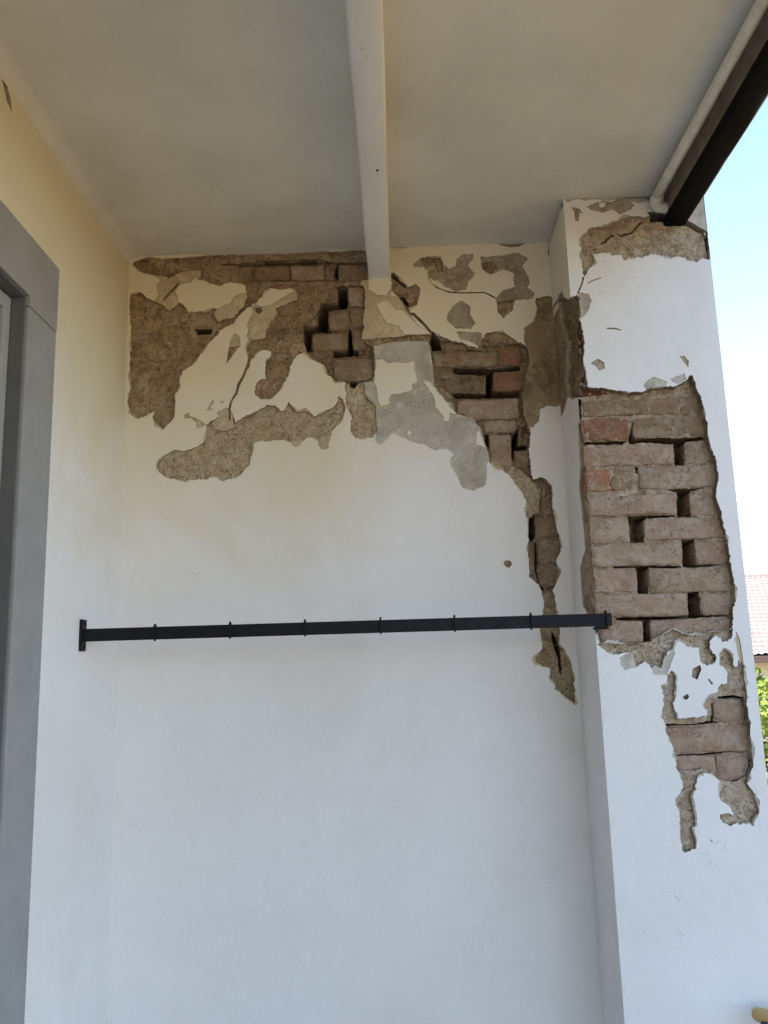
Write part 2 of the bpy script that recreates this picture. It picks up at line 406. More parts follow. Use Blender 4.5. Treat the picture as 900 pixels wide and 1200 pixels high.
def brick(parent, plane, x0, y0, x1, y1, d, m, body=.10, ext=(0, 0, 0, 0), seed=None, r=.006, amp=.0040, name='brick', tilt=0):
    """one brick, its face traced as a box in the photograph and set at depth d of its wall"""
    xm, ym = (x0+x1)/2, (y0+y1)/2
    ua = plane.px(x0, ym, d)[0]; ub = plane.px(x1, ym, d)[0]
    va = plane.px(xm, y1, d)[1]; vb = plane.px(xm, y0, d)[1]
    if ua > ub: ua, ub = ub, ua
    ua -= ext[0]; ub += ext[1]; va -= ext[2]; vb += ext[3]
    w, h = ub-ua, vb-va; r = min(r, h*.3, w*.3)
    sd = (seed if seed is not None else x0*3.1+y0*1.7)
    nx = max(3, min(13, int(w/.012)+2)); nz = max(4, min(8, int(h/.009)+2)); ny = 4
    us = [0, r*.6]+[r*.6+(w-1.2*r)*k/(nx-1) for k in range(1, nx-1)]+[w-r*.6, w]
    vs = [0, r*.6]+[r*.6+(h-1.2*r)*k/(nz-1) for k in range(1, nz-1)]+[h-r*.6, h]
    ds = [0, r*.6, .02, body*.5, body]
    cache = {}; V = []; Fc = []
    def vid(i, j, k):
        key = (i, j, k)
        if key in cache: return cache[key]
        u, v, q = us[i], vs[j], ds[k]
        cu = min(max(u, r), w-r); cv = min(max(v, r), h-r); cq = max(q, r)
        e = Vector((u-cu, v-cv, q-cq))
        if e.length > 1e-9 and ((u != cu)+(v != cv)+(q != cq)) >= 2: e = e.normalized()*r
        u, v, q = cu+e.x, cv+e.y, cq+e.z
        n1 = noise.noise(Vector((u*38+sd, v*38, q*38+3))); n2 = noise.noise(Vector((u*110, v*110+sd, q*110)))
        n3 = noise.noise(Vector((u*60+9, v*60+sd, q*60)))
        edge = 1.0+1.6*((i in (0, 1, len(us)-2, len(us)-1))+(j in (0, 1, len(vs)-2, len(vs)-1)))*.5
        q += amp*(n1+.6*n2)*edge*(1 if k < 3 else 0)
        v += amp*(n3*.9+n2*.5)*(1 if k < 4 else 0)+tilt*(u-w/2); u += amp*(n1*.8)*(1 if k < 4 else 0)
        cache[key] = len(V); V.append(plane.w(ua+u, va+v, d+q)); return cache[key]
    NU, NV, ND = len(us), len(vs), len(ds)
    fl = plane.kind == 'side'
    def add(f): Fc.append(tuple(f[::-1]) if fl else tuple(f))
    for i in range(NU-1):
        for j in range(NV-1): add([vid(i, j, 0), vid(i+1, j, 0), vid(i+1, j+1, 0), vid(i, j+1, 0)])
    for k in range(ND-1):
        for i in range(NU-1):
            add([vid(i, 0, k+1), vid(i+1, 0, k+1), vid(i+1, 0, k), vid(i, 0, k)])
            add([vid(i, NV-1, k), vid(i+1, NV-1, k), vid(i+1, NV-1, k+1), vid(i, NV-1, k+1)])
        for j in range(NV-1):
            add([vid(0, j, k), vid(0, j+1, k), vid(0, j+1, k+1), vid(0, j, k+1)])
            add([vid(NU-1, j+1, k), vid(NU-1, j, k), vid(NU-1, j, k+1), vid(NU-1, j+1, k+1)])
    return mesh_obj(name, V, Fc, m, parent, True)

# ------------------------------------------------------------------ setting: floor, ground, ceiling
CE = CZ+1.243
def struct(o): o['kind'] = 'structure'; return o
# ground: one big sheet to the horizon
struct(mesh_obj('ground', [(-900, -900, -1.2), (900, -900, -1.2), (900, 1400, -1.2), (-900, 1400, -1.2)], [(0, 1, 2, 3)], MT['ground']))
struct(box('terrace_base', -.95, 1.05, -3.2, 2.75, -1.19, -.012, MT['wall2'], None, .01))
fl = struct(box('porch_floor', -.95, 1.07, -3.22, 2.77, -.012, -.006, MT['edge'], None, 0))
fx = [-.774+.30*i for i in range(7)]; 
tiles_m = None
for i in range(6):
    for j in range(19):
        x0, y0 = -.772+.303*i, -3.2+.303*j
        if y0 > 2.3: continue
        if tiles_m is None:
            t = box('tile', 0, .298, 0, .298, -.006, .003, MT['tile'], None, .0015); tiles_m = t; t.parent = fl; t.location = (x0, y0, 0)
        else:
            c = tiles_m.copy(); COL.objects.link(c); c.parent = fl; c.location = (x0, y0, 0)
# ceiling slab
def ceiling():
    xs = np.concatenate([np.linspace(-.776, -.738, 12), np.linspace(-.72, .862, 44)]); ys = np.linspace(-3.0, 2.60, 150)
    V = []; Fc = []
    for y in ys:
        for x in xs:
            d = .004*fn(x, y, 0, 2.2, 2)+.0012*fn(x, y, 3, 9, 2)
            q = min(.034, max(0, .034-(x+.774))); cove = .034-math.sqrt(max(0, .034**2-q*q))       # hand-rounded joint with the left wall
            V.append((x, y, CE+d-cove))
    n = len(xs)
    for j in range(len(ys)-1):
        for i in range(n-1): Fc.append((j*n+i, (j+1)*n+i, (j+1)*n+i+1, j*n+i+1))
    b = len(V)
    bv, bf = boxv(-6.0, .860, -3.0, 2.60, CE+.012, CE+.17)
    V += bv; Fc += [tuple(i+b for i in f) for f in bf]
    return struct(mesh_obj('ceiling', V, Fc, MT['ceil'], None, [True]*(len(Fc)-6)+[False]*6))
ceiling()

# ------------------------------------------------------------------ back wall
BW = Plane('front', 2.335)
back = thing('back_wall', 'white plastered end wall of the porch, its upper part broken open to brown render and bricks', 'wall', (-.15, 2.335, 0))
R1 = (A((125, 195), (140, 180), (190, 165), (240, 160), (300, 168), (370, 163), (460, 160), (520, 150), (600, 145), (700, 138)) +
      B((0, 135), (150, 128), (300, 124), (400, 118), (550, 125), (700, 118), (780, 118), (770, 270), (745, 300), (750, 400), (735, 560), (715, 620), (780, 640)) +
      C_((90, 622), (150, 625), (190, 620), (290, 608), (380, 603), (440, 625), (500, 650), (560, 655), (600, 680), (650, 690), (670, 640), (700, 600), (790, 595), (850, 625), (880, 655)) +
      D((250, 905), (285, 930), (300, 1000), (285, 1100), (262, 1200)) +
      F_((500, 100), (510, 200), (535, 270), (550, 310), (540, 360), (537, 400), (540, 470), (550, 520), (565, 550), (600, 535), (630, 545), (662, 590), (660, 690), (670, 740), (685, 810), (700, 860), (712, 900), (700, 940), (680, 985), (705, 1035)) +
      G((470, 120), (485, 150), (465, 190), (455, 230), (440, 260), (460, 350), (465, 410), (478, 480), (475, 580), (500, 600), (540, 680), (565, 780), (570, 915), (510, 880), (455, 835), (460, 800), (425, 770), (420, 715), (350, 685), (330, 665), (378, 600), (372, 480), (380, 410), (385, 320), (375, 260), (350, 220), (300, 180)) +
      F_((540, 980), (535, 900), (535, 800), (530, 740), (525, 660), (500, 610), (450, 545), (400, 490), (330, 455)) +
      H((785, 715), (760, 640), (745, 580), (700, 500), (600, 470), (530, 380), (485, 320), (485, 250), (470, 150), (455, 88), (350, 88), (240, 95), (170, 115), (172, 300), (180, 430), (185, 560), (165, 595), (120, 600), (70, 590), (50, 560), (55, 480), (28, 420), (25, 345)) +
      B((620, 890), (560, 880), (520, 840), (500, 790), (440, 765), (400, 720), (385, 710), (330, 740), (300, 800), (280, 860), (250, 910), (220, 950), (185, 990), (130, 988), (95, 960), (95, 910), (115, 880), (160, 870), (150, 830), (160, 770), (190, 730), (185, 705), (130, 700), (95, 720), (85, 750), (55, 760), (48, 720), (45, 680), (70, 650), (45, 620), (60, 580), (70, 520), (90, 445), (130, 450), (150, 460), (215, 440), (250, 430), (335, 408), (330, 355), (300, 335), (240, 350), (180, 335), (150, 350), (130, 390), (80, 430), (0, 500)) +
      A((720, 540), (640, 590), (600, 625), (560, 680), (500, 750), (470, 790), (420, 820), (405, 850), (395, 930), (370, 960), (375, 1090), (310, 1160), (270, 1135), (245, 1100), (260, 1055), (200, 1085), (160, 1100), (115, 1070), (100, 1000), (115, 900), (110, 770), (120, 650), (108, 420), (115, 375), (180, 365), (215, 400), (250, 415), (280, 380), (275, 330), (300, 295), (345, 282), (300, 265), (260, 265), (200, 255), (165, 235)))
zones_b = [
 ('R', R1),
 ('G', B((625, 890), (690, 895), (745, 880), (790, 850)) + H((180, 430), (190, 560), (165, 595), (120, 600), (70, 590), (50, 560), (55, 480), (28, 420), (25, 345)), .8),
 ('G', F_((330, 455), (400, 440), (520, 520), (600, 600), (600, 720), (535, 760), (525, 660), (500, 610), (450, 545), (400, 490)), .6),
 # thin cream undercoat left beside the upper white island
 ('U', A((250, 415), (280, 380), (275, 330), (300, 295), (345, 280), (380, 262), (420, 240), (530, 228), (520, 275), (460, 300), (395, 320), (380, 355), (400, 420), (340, 475), (300, 430))),
 ('U', A((625, 460), (660, 440), (700, 420), (740, 375), (795, 365), (800, 390), (770, 450), (720, 510), (660, 520), (625, 532), (600, 480))),
 ('R', A((335, 365), (395, 300), (400, 312), (350, 370), (310, 410), (300, 405)), .4),
 ('S', A((395, 320), (460, 305), (500, 280), (530, 290), (570, 310), (640, 325), (665, 310), (730, 305), (790, 320), (790, 365), (740, 375), (710, 400), (700, 430), (650, 440), (630, 465), (600, 450), (540, 470), (490, 480), (450, 470), (420, 430), (400, 420), (380, 355))),
 ('U', B((90, 445), (150, 455), (215, 440), (235, 460), (215, 500), (160, 580), (150, 630), (70, 640), (45, 630), (60, 580), (70, 520))),
 ('R', B((95, 455), (130, 450), (140, 470), (120, 490), (95, 480)), .6),
 ('U', B((150, 458), (330, 350), (345, 405), (250, 440), (215, 460))),
 # render band below, with its chips
 ('G', E_((270, 530), (280, 500), (320, 465), (370, 435), (420, 440), (500, 420), (545, 390), (565, 350), (560, 290), (590, 265), (630, 250), (630, 215), (680, 200), (710, 230), (735, 275), (770, 245), (830, 240), (870, 205)) +
      J((20, 245), (90, 235), (130, 195), (165, 172), (210, 178), (260, 210), (290, 158), (340, 215), (385, 202), (450, 240), (510, 210), (565, 180), (590, 120), (618, 165), (620, 210), (590, 270), (540, 330), (530, 375), (470, 378), (400, 358), (370, 385), (190, 380), (80, 388), (75, 450), (60, 510), (15, 580)) +
      E_((740, 595), (660, 620), (610, 590), (560, 605), (440, 615), (330, 600), (290, 570), (275, 540))),
 ('U', J((270, 385), (380, 375), (350, 420), (320, 415), (300, 395))),
 ('U', J((460, 375), (535, 340), (525, 430), (480, 432), (465, 410))),
 ('U', E_((590, 270), (630, 250), (630, 215), (680, 200), (710, 230), (725, 300), (650, 330), (600, 310))),
 ('U', E_((430, 230), (455, 215), (460, 235), (520, 260), (558, 290), (540, 300), (505, 312), (500, 280), (470, 250), (430, 252)), .5),
 ('U', E_((570, 188), (588, 150), (605, 145), (600, 165), (585, 185), (597, 205), (560, 207)), .5),
 ('U', E_((640, 150), (665, 155), (650, 168)), .3),
 # long settling crack between them
 ('R', B((55, 740), (75, 745), (60, 800), (20, 880), (0, 920)) + A((755, 900), (740, 960), (712, 1000), (700, 1050), (700, 1110), (690, 1110), (688, 1050), (698, 1000), (728, 950), (740, 900), (775, 840), (795, 780)), .5),
 # arrow-shaped chip
 ('U', A((725, 600), (750, 620), (762, 670), (700, 740), (675, 780), (685, 720), (697, 650)), .5),
 ('R', A((692, 682), (757, 675), (677, 780)), .4),
 ('R', A((98, 150), (125, 160), (118, 178), (102, 180), (92, 165)), .6), ('R', A((110, 118), (118, 122), (114, 130)), .3),
 ('R', B((215, 455), (330, 405), (345, 440), (240, 500), (190, 590), (175, 640), (215, 690), (260, 600)), .9),
 # right part: chips in the white plaster under the ceiling
 ('W', C_((270, 200), (318, 160), (345, 155), (430, 160), (440, 190), (480, 225), (520, 210), (525, 170), (560, 140), (620, 140), (620, 170), (590, 210), (632, 250), (625, 270), (590, 300), (580, 350), (520, 358), (460, 330), (420, 300), (385, 290), (355, 275), (360, 235), (330, 215), (280, 218))),
 ('R', C_((318, 160), (345, 155), (430, 160), (445, 195), (450, 240), (410, 250), (400, 210), (375, 205), (350, 225), (325, 205)), .8),
 ('S', C_((455, 180), (485, 175), (490, 200), (465, 205)), .4),
 ('W', D((15, 400), (60, 405), (190, 390), (240, 380), (295, 415), (260, 460), (290, 510), (305, 550), (290, 580), (330, 620), (320, 650), (220, 660), (200, 720), (150, 765), (115, 720), (105, 650), (150, 600), (215, 580), (205, 530), (210, 500), (150, 480), (70, 510), (20, 470))),
 ('R', D((22, 440), (90, 430), (115, 470), (70, 508), (25, 475)), .6), ('R', D((110, 665), (212, 655), (195, 720), (150, 762), (118, 720)), .6),
 ('W', C_((550, 410), (605, 445), (605, 490), (635, 545), (610, 575), (520, 575), (470, 530), (470, 490), (500, 450)), .6),
 ('W', C_((525, 590), (670, 600), (672, 640), (650, 680), (600, 650), (545, 640)), .6),
 ('R', D((95, 325), (200, 315), (260, 300), (320, 303), (240, 345), (190, 350)), .5),
 ('V', D((0, 318), (200, 316), (330, 309), (400, 300), (414, 300), (420, 340), (414, 415), (404, 410), (408, 345), (400, 310), (330, 316), (200, 322), (0, 323)), .25),
 # shattered plaster under the small ceiling beam
 ('U', C_((-30, 290), (0, 290), (60, 300), (135, 300), (140, 385), (200, 400), (250, 490), (300, 560), (390, 606), (225, 612), (150, 622), (60, 632), (-80, 640), (-60, 560), (-50, 400), (-45, 330)) , .8),
 ('S', C_((55, 430), (120, 412), (165, 465), (210, 470), (300, 560), (382, 604), (220, 608), (190, 560), (120, 545), (80, 490)), .7),
 ('S', C_((5, 285), (135, 285), (140, 340), (115, 385), (60, 375), (10, 345)), .8),
 ('R', C_((140, 265), (175, 262), (195, 300), (240, 335), (285, 315), (315, 340), (300, 400), (290, 440), (240, 450), (262, 500), (240, 480), (200, 410), (150, 350)), .8),
 ('R', C_((255, 485), (275, 480), (340, 545), (392, 606), (378, 606), (320, 548)), .3),
 ('V', C_((142, 268), (160, 262), (195, 312), (240, 340), (225, 352), (185, 320), (150, 290)), .4),
 ('V', C_((195, 400), (215, 400), (245, 440), (250, 470), (225, 450)), .4),
 ('R', C_((352, 275), (362, 280), (385, 315), (440, 345), (490, 358), (570, 362), (690, 360), (745, 385), (758, 398), (740, 396), (690, 368), (560, 370), (480, 366), (400, 335)), .2),
 ('R', C_((150, 98), (210, 98), (230, 90), (222, 104), (200, 106), (152, 104)), .2),
 ('R', C_((290, 76), (480, 76), (540, 66), (610, 66), (720, 58), (720, 62), (610, 70), (540, 72), (480, 80), (290, 79)), .1),
 # grey skim-coat repair
 ('K', H((168, 118), (240, 95), (350, 88), (457, 88), (470, 150), (486, 250), (487, 320), (530, 380), (580, 420), (602, 470), (612, 485), (715, 490), (740, 520), (745, 580), (760, 640), (785, 715), (765, 735), (765, 840), (740, 860), (690, 878), (640, 865), (610, 800), (580, 750), (570, 715), (595, 690), (560, 655), (500, 665), (470, 655), (440, 635), (380, 625), (330, 600), (270, 575), (250, 600), (205, 635), (185, 625), (180, 600), (190, 560), (180, 430), (172, 300))),
 ('S', H((185, 185), (215, 185), (250, 205), (385, 200), (390, 250), (400, 300), (375, 320), (370, 345), (320, 365), (265, 370), (250, 395), (255, 420), (210, 435), (200, 410), (185, 340), (175, 300))),
 ('S', H((430, 300), (470, 305), (500, 350), (540, 395), (575, 440), (606, 470), (575, 468), (562, 510), (540, 512), (540, 485), (495, 435), (490, 390), (460, 340)), .7),
 ('S', H((725, 555), (742, 600), (760, 650), (735, 640), (708, 635), (715, 580)), .7), ('S', H((350, 560), (368, 565), (365, 585), (350, 580)), .3),
 ('K', H((120, 305), (175, 300), (182, 430), (150, 400), (125, 370)), .7),
 # smooth stained render in the corner right of the bricks
 ('T', D((270, 822), (320, 788), (350, 720), (335, 650), (400, 635), (432, 640), (480, 700), (560, 800), (560, 1200)) + F_((800, 30), (800, 150), (682, 165), (640, 160), (600, 175), (590, 240), (560, 275), (535, 268), (510, 200), (500, 100), (500, 30)) + D((285, 1100), (300, 1000), (285, 925), (268, 900))),
 ('R', D((340, 650), (400, 635), (450, 645), (450, 775), (400, 790), (330, 785), (350, 720)), .8),
 # open brickwork
 ('M', B((385, 560), (470, 480), (560, 335), (640, 320), (735, 330), (742, 400), (730, 560), (720, 640), (790, 690), (795, 860), (760, 890), (690, 898), (620, 888), (560, 878), (520, 838), (500, 785), (440, 755), (395, 710))),
 ('M', B((0, 200), (250, 180), (490, 172), (560, 190), (755, 190), (745, 300), (600, 300), (300, 300), (0, 300)) , .7),
 ('M', C_((370, 645), (480, 650), (560, 665), (600, 695), (660, 702), (690, 650), (890, 665)) + D((285, 935), (300, 1000), (280, 1100), (262, 1200)) + F_((500, 100), (510, 200), (532, 270), (548, 310), (537, 400), (550, 520), (565, 565), (520, 520), (470, 480), (440, 470), (380, 460), (330, 450), (300, 330), (300, 300), (230, 215), (155, 190)) + C_((520, 1040), (480, 960), (400, 880), (380, 760))),
 ('M', F_((560, 555), (600, 540), (655, 590), (656, 690), (668, 740), (682, 810), (698, 860), (708, 900), (696, 940), (678, 985), (690, 1035), (665, 1130), (610, 1150), (585, 1100), (545, 1060), (538, 980), (537, 800), (545, 750), (580, 720), (600, 640), (600, 600))),
 # voids where the joints have opened
 ('V', A((650, 210), (750, 205), (860, 195), (900, 190)) + B((60, 195), (250, 183), (490, 176), (502, 190), (480, 198), (300, 205), (0, 213)) + A((800, 215), (650, 216)), .5),
 ('V', B((578, 195), (582, 285), (540, 287)), .4),
 ('V', B((582, 336), (636, 336), (640, 462), (528, 474), (524, 590), (550, 582), (550, 600), (430, 606), (424, 694), (440, 712), (398, 708), (380, 650), (380, 560), (460, 560), (462, 486), (484, 442), (578, 424)), .5),
 ('V', B((640, 570), (660, 585), (668, 690), (700, 708), (702, 738), (552, 752), (548, 703), (638, 700)), .5),
 ('V', B((645, 850), (690, 840), (700, 900), (680, 935), (650, 920)), .8),
 ('V', A((500, 588), (600, 586), (592, 615), (510, 620)), .5),
 ('V', C_((382, 606), (420, 640), (442, 700), (385, 712), (365, 670)), .6),
 ('V', C_((500, 808), (765, 812), (895, 795), (900, 825), (745, 830), (735, 935), (760, 945), (900, 938), (895, 982), (740, 985), (520, 988), (485, 955), (695, 958), (697, 852), (510, 842)), .6),
 ('V', F_((415, 292), (485, 285), (482, 368), (532, 372), (530, 392), (460, 400), (460, 455), (445, 430), (448, 322)), .5),
 ('V', F_((305, 308), (342, 318), (332, 380), (340, 400), (318, 380), (305, 345)), .5),
 ('V', F_((538, 752), (578, 742), (568, 860), (550, 882), (535, 835)), .5),
 ('V', F_((566, 880), (576, 880), (582, 1000), (578, 1030), (600, 1080), (618, 1130), (608, 1135), (585, 1085), (566, 1030), (570, 990)), .4),
 ('V', G((425, 495), (440, 520), (470, 580), (478, 640), (487, 720), (480, 765), (472, 720), (462, 650), (440, 590), (425, 530)), .5),
 ('R', Z(560, 640, 5, ((148, 98), (165, 82), (190, 85), (200, 105), (185, 128), (165, 122))), .3),
]
DB = dict(S=0, U=.0022, K=.0016, R=.0085, G=.0085, M=.019, V=.20)
relief(back, BW, (-.79, .50, -.004, CE+.008), zones_b, DB,
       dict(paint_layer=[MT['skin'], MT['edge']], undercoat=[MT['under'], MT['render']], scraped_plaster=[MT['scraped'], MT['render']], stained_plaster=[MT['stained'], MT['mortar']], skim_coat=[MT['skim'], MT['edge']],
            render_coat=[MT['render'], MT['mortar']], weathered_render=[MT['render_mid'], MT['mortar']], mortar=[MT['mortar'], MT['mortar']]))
def bb(q, m, d=.013, **k):
    (x0, y0), (x1, y1) = q; return brick(back, BW, x0, y0, x1, y1, d, MT[m], body=.16, **k)
bb(B((524, 474), (640, 583)), 'brown', .011); bb(B((428, 602), (636, 700)), 'brown', .012); bb(B((552, 750), (790, 885)), 'brown', .011)
bb(B((641, 330), (742, 442)), 'dusty', .014); bb(B((652, 448), (742, 566)), 'brown', .012); bb(B((395, 335), (578, 428)), 'brown', .013, ext=(.01, 0, 0, .0)); bb(B((330, 448), (460, 560)), 'brown', .014)
bb(B((668, 585), (745, 700)), 'brown', .015)
bb(A((520, 212), (830, 308)), 'brown', .012); bb(B((90, 208), (296, 298)), 'brown', .011); bb(B((304, 205), (497, 292)), 'dusty', .010)
bb(B((505, 195), (560, 292)), 'brown', .014); bb(B((585, 195), (760, 300)), 'brown', .014)
bb(A((640, 140), (900, 198)), 'brown', .013); bb(B((160, 128), (440, 179)), 'brown', .014); bb(B((448, 125), (755, 178)), 'brown', .015)
bb(C_((380, 712), (762, 800)), 'brown', .011); bb(C_((772, 680), (900, 790)), 'red', .012); bb(C_((440, 858), (697, 960)), 'dark', .034, ext=(.02, 0, 0, 0))
bb(C_((742, 832), (905, 940)), 'red', .014); bb(C_((525, 992), (890, 1108)), 'dusty', .010); bb(C_((380, 805), (500, 870)), 'brown', .016)
bb(C_((680, 600), (860, 672)), 'brown', .012); bb(C_((450, 650), (650, 700)), 'brown', .016)
bb(F_((332, 312), (446, 480)), 'dusty', .012, r=.003); bb(F_((484, 262), (545, 366)), 'dark', .020); bb(F_((462, 396), (540, 492)), 'brown', .016)
bb(F_((300, 235), (470, 300)), 'dusty', .013)
bb(F_((572, 745), (672, 850)), 'brown', .014, ext=(0, .01, 0, 0)); bb(F_((585, 860), (712, 990)), 'brown', .015); bb(F_((588, 1000), (700, 1110)), 'brown', .016)
bb(F_((520, 618), (592, 730)), 'dusty', .012, r=.003); bb(F_((604, 600), (665, 735)), 'brown', .018); bb(F_((538, 890), (566, 1050)), 'brown', .013)

# ------------------------------------------------------------------ corner pillar
PF = Plane('front', 2.10); PS = Plane('side', .479)
pil = thing('corner_pillar', 'white square pillar at the porch corner with a tall hole down to its bricks', 'pillar', (.668, 2.22, 0))
zones_f = [
 # broken band under the beam
 ('G', P((100, 360), (140, 305), (230, 290), (340, 240), (400, 238), (440, 246), (560, 250), (650, 270), (740, 322), (765, 380), (770, 465), (735, 462), (700, 480), (640, 455), (560, 452), (460, 435), (420, 455), (340, 465), (315, 470), (305, 445), (260, 450), (240, 430), (150, 440), (165, 480), (135, 520), (115, 560), (105, 520), (95, 450))),
 ('M', P((22, 140), (200, 136), (350, 140), (480, 140), (480, 163), (350, 158), (260, 150), (200, 152), (90, 150), (24, 160)), 1.0),
 ('M', D((500, 58), (520, 38), (600, 30), (700, 22), (700, 28), (600, 42), (565, 58), (520, 70)), .5),
 ('V', P((428, 246), (560, 240), (600, 280), (575, 292), (450, 282)), .5),
 ('K', P((655, 270), (700, 190), (745, 100), (770, 110), (900, 340), (782, 352), (740, 325)), .3),
 ('M', P((560, 268), (655, 275), (740, 325), (782, 352), (780, 360), (742, 342), (650, 296), (600, 290)), .4),
 ('M', P((740, 335), (752, 335), (758, 400), (770, 455), (762, 458), (748, 410)), .3),
 ('M', P((195, 385), (255, 338), (270, 340), (215, 385)), .4), ('M', P((275, 330), (300, 340), (360, 325), (400, 275), (435, 270), (405, 285), (368, 335), (300, 350)), .3),
 ('G', P((102, 560), (110, 560), (105, 590), (85, 640), (72, 670), (66, 665), (92, 600)), .3),
 ('W', P((120, 190), (170, 172), (215, 160), (260, 165), (300, 150), (340, 145), (375, 185), (355, 205), (300, 230), (255, 205), (205, 220), (150, 208)), .8), ('S', P((190, 170), (225, 168), (215, 195), (190, 190)), .5),
 ('W', P((45, 190), (85, 200), (105, 225), (85, 225), (80, 265), (62, 265), (60, 230)), .6),
 # scratches in the newer plaster
 ('W', P((228, 828), (268, 828), (308, 838), (306, 844), (262, 836), (230, 836)), .2), ('W', P((125, 592), (160, 575), (198, 562), (200, 568), (160, 583), (127, 598)), .2),
 ('W', P((145, 1015), (180, 990), (215, 1010), (220, 1040), (190, 1055), (170, 1030)), .5), ('W', P((615, 980), (640, 978), (662, 1005), (655, 1035), (635, 1010)), .5),
 ('K', P((560, 1100), (640, 1070), (650, 1100), (600, 1125)), .6), ('K', P((420, 1130), (470, 1090), (550, 1110), (540, 1140), (440, 1160)), .6),
 ('K', P((70, 640), (130, 650), (150, 690), (120, 760), (90, 780), (80, 720)), .8),
 # knocked-off corner above the bricks
 ('M', L((150, 135), (190, 90), (205, 165), (255, 175), (300, 150), (335, 180), (330, 390), (350, 480), (380, 600), (365, 720), (365, 850), (390, 930), (400, 1060), (460, 1110)) + Q((130, 190), (75, 210), (0, 200)) + Z(640, 330, 8.575, ((150, 1100),))),
 # large opening
 ('M', Q((0, 150), (95, 130), (110, 150), (150, 158), (200, 155), (300, 175), (380, 180), (440, 155), (560, 145), (620, 110), (640, 86), (660, 140), (690, 230), (715, 330), (722, 420), (760, 520), (770, 600), (755, 690), (790, 800), (812, 900), (830, 1010)) + T((735, 200), (748, 260), (750, 310), (738, 350), (735, 440), (735, 470), (725, 485), (700, 495), (690, 480), (670, 465), (640, 490), (635, 520), (665, 560), (660, 585), (630, 598), (605, 580), (600, 545), (600, 515), (545, 510), (510, 480), (490, 490), (480, 530), (450, 540), (440, 590), (430, 610), (385, 605), (360, 575), (320, 605), (315, 580), (300, 540), (260, 545), (205, 550), (170, 520), (150, 470), (60, 400), (0, 200))),
 ('G', T((150, 505), (270, 505), (345, 505), (390, 490), (480, 440), (560, 470), (640, 455), (735, 440), (735, 470), (725, 485), (700, 495), (690, 480), (670, 465), (640, 490), (635, 520), (665, 560), (660, 585), (630, 598), (605, 580), (600, 545), (600, 515), (545, 510), (510, 480), (490, 490), (480, 530), (450, 540), (440, 590), (430, 610), (385, 605), (360, 575), (320, 605), (315, 580), (300, 540), (260, 545), (205, 550), (170, 520))),
 ('K', T((250, 562), (300, 540), (315, 580), (322, 608), (270, 620), (250, 590)), .6), ('K', T((385, 607), (430, 610), (448, 560), (480, 532), (492, 545), (470, 600), (455, 640), (395, 638)), .6),
 # second, lower damage: a ring of render round a white island
 ('G', U_((215, 120), (235, 140), (240, 200), (235, 250), (225, 300), (250, 380), (300, 375), (340, 372), (410, 365), (400, 300), (420, 270), (470, 240), (480, 190), (520, 190), (520, 130), (480, 80), (480, 30), (500, 5), (540, 30), (550, 90), (570, 105), (580, 60), (592, 60), (610, 100), (618, 200), (622, 240), (625, 340), (640, 400), (635, 450), (650, 520), (645, 560), (657, 640), (640, 680), (625, 730), (650, 770), (680, 830), (692, 880), (660, 920), (655, 955), (640, 940), (560, 945), (540, 958), (490, 940), (475, 920), (478, 898), (510, 885), (545, 912), (555, 890), (540, 860), (490, 830), (480, 790), (490, 722), (450, 690), (400, 665), (355, 690), (345, 760), (325, 800), (335, 870), (347, 955), (328, 970), (355, 1050), (345, 1085), (300, 1100), (275, 1090), (265, 1000), (260, 900), (250, 810), (280, 760), (275, 700), (245, 650), (240, 560), (215, 500), (185, 440), (183, 400), (160, 370), (175, 300), (165, 200), (190, 190), (195, 140))),
 ('G', T((570, 612), (600, 598), (606, 620), (592, 660), (562, 650)), .6), ('G', T((525, 732), (545, 725), (556, 738), (540, 750), (526, 745)), .6),
 ('W', T((640, 655), (660, 680), (650, 684), (636, 662)), .2), ('U', T((760, 450), (775, 480), (790, 560), (778, 600), (770, 560), (755, 480)), .4),
 ('W', U_((422, 1028), (440, 1045), (440, 1052), (428, 1042)), .2),
 ('M', U_((185, 405), (330, 408), (400, 395), (430, 300), (470, 262), (540, 250), (605, 262), (618, 340), (632, 400), (628, 450), (642, 520), (640, 560), (648, 620), (620, 690), (560, 720), (490, 715), (440, 665), (380, 650), (280, 660), (248, 640), (242, 560), (215, 500)), .65),
 # open joints
 ('V', Q((345, 312), (352, 330), (350, 392), (420, 402), (700, 396), (716, 412), (610, 424), (606, 538), (560, 538), (556, 432), (430, 424), (330, 430), (322, 405), (336, 380)), .5),
 ('V', Q((358, 545), (380, 548), (376, 580), (364, 578)), .4), ('V', Q((95, 420), (320, 415), (300, 432), (100, 436)), .4),
 ('V', Q((510, 660), (715, 648), (640, 668), (634, 735), (640, 800), (568, 798), (572, 672)), .5),
 ('V', Q((325, 792), (560, 786), (562, 796), (415, 806), (402, 925), (335, 928), (332, 860)), .5),
 ('V', Q((595, 905), (655, 905), (664, 960), (680, 1030), (812, 1036), (690, 1052), (600, 1050)), .5),
 ('V', Q((240, 1042), (590, 1042), (600, 1054), (430, 1054), (428, 1188), (375, 1188), (368, 1060), (250, 1054)), .5),
 ('V', T((548, 275), (596, 272), (604, 372), (735, 382), (640, 388), (550, 390)), .5),
 ('V', T((230, 388), (545, 382), (640, 386), (560, 394), (388, 402), (382, 495), (352, 498), (350, 405), (235, 402)), .5),
 ('V', U_((440, 280), (470, 258), (540, 248), (590, 262), (590, 272), (480, 272), (445, 295), (440, 390), (480, 398), (400, 408), (190, 418), (188, 408), (330, 405), (425, 392)), .5),
 ('V', U_((245, 574), (400, 566), (480, 552), (630, 560), (500, 562), (410, 576), (250, 582)), .4),
]
DF = dict(S=0, U=.0022, K=.0014, R=.012, G=.012, M=.0255, V=.125)
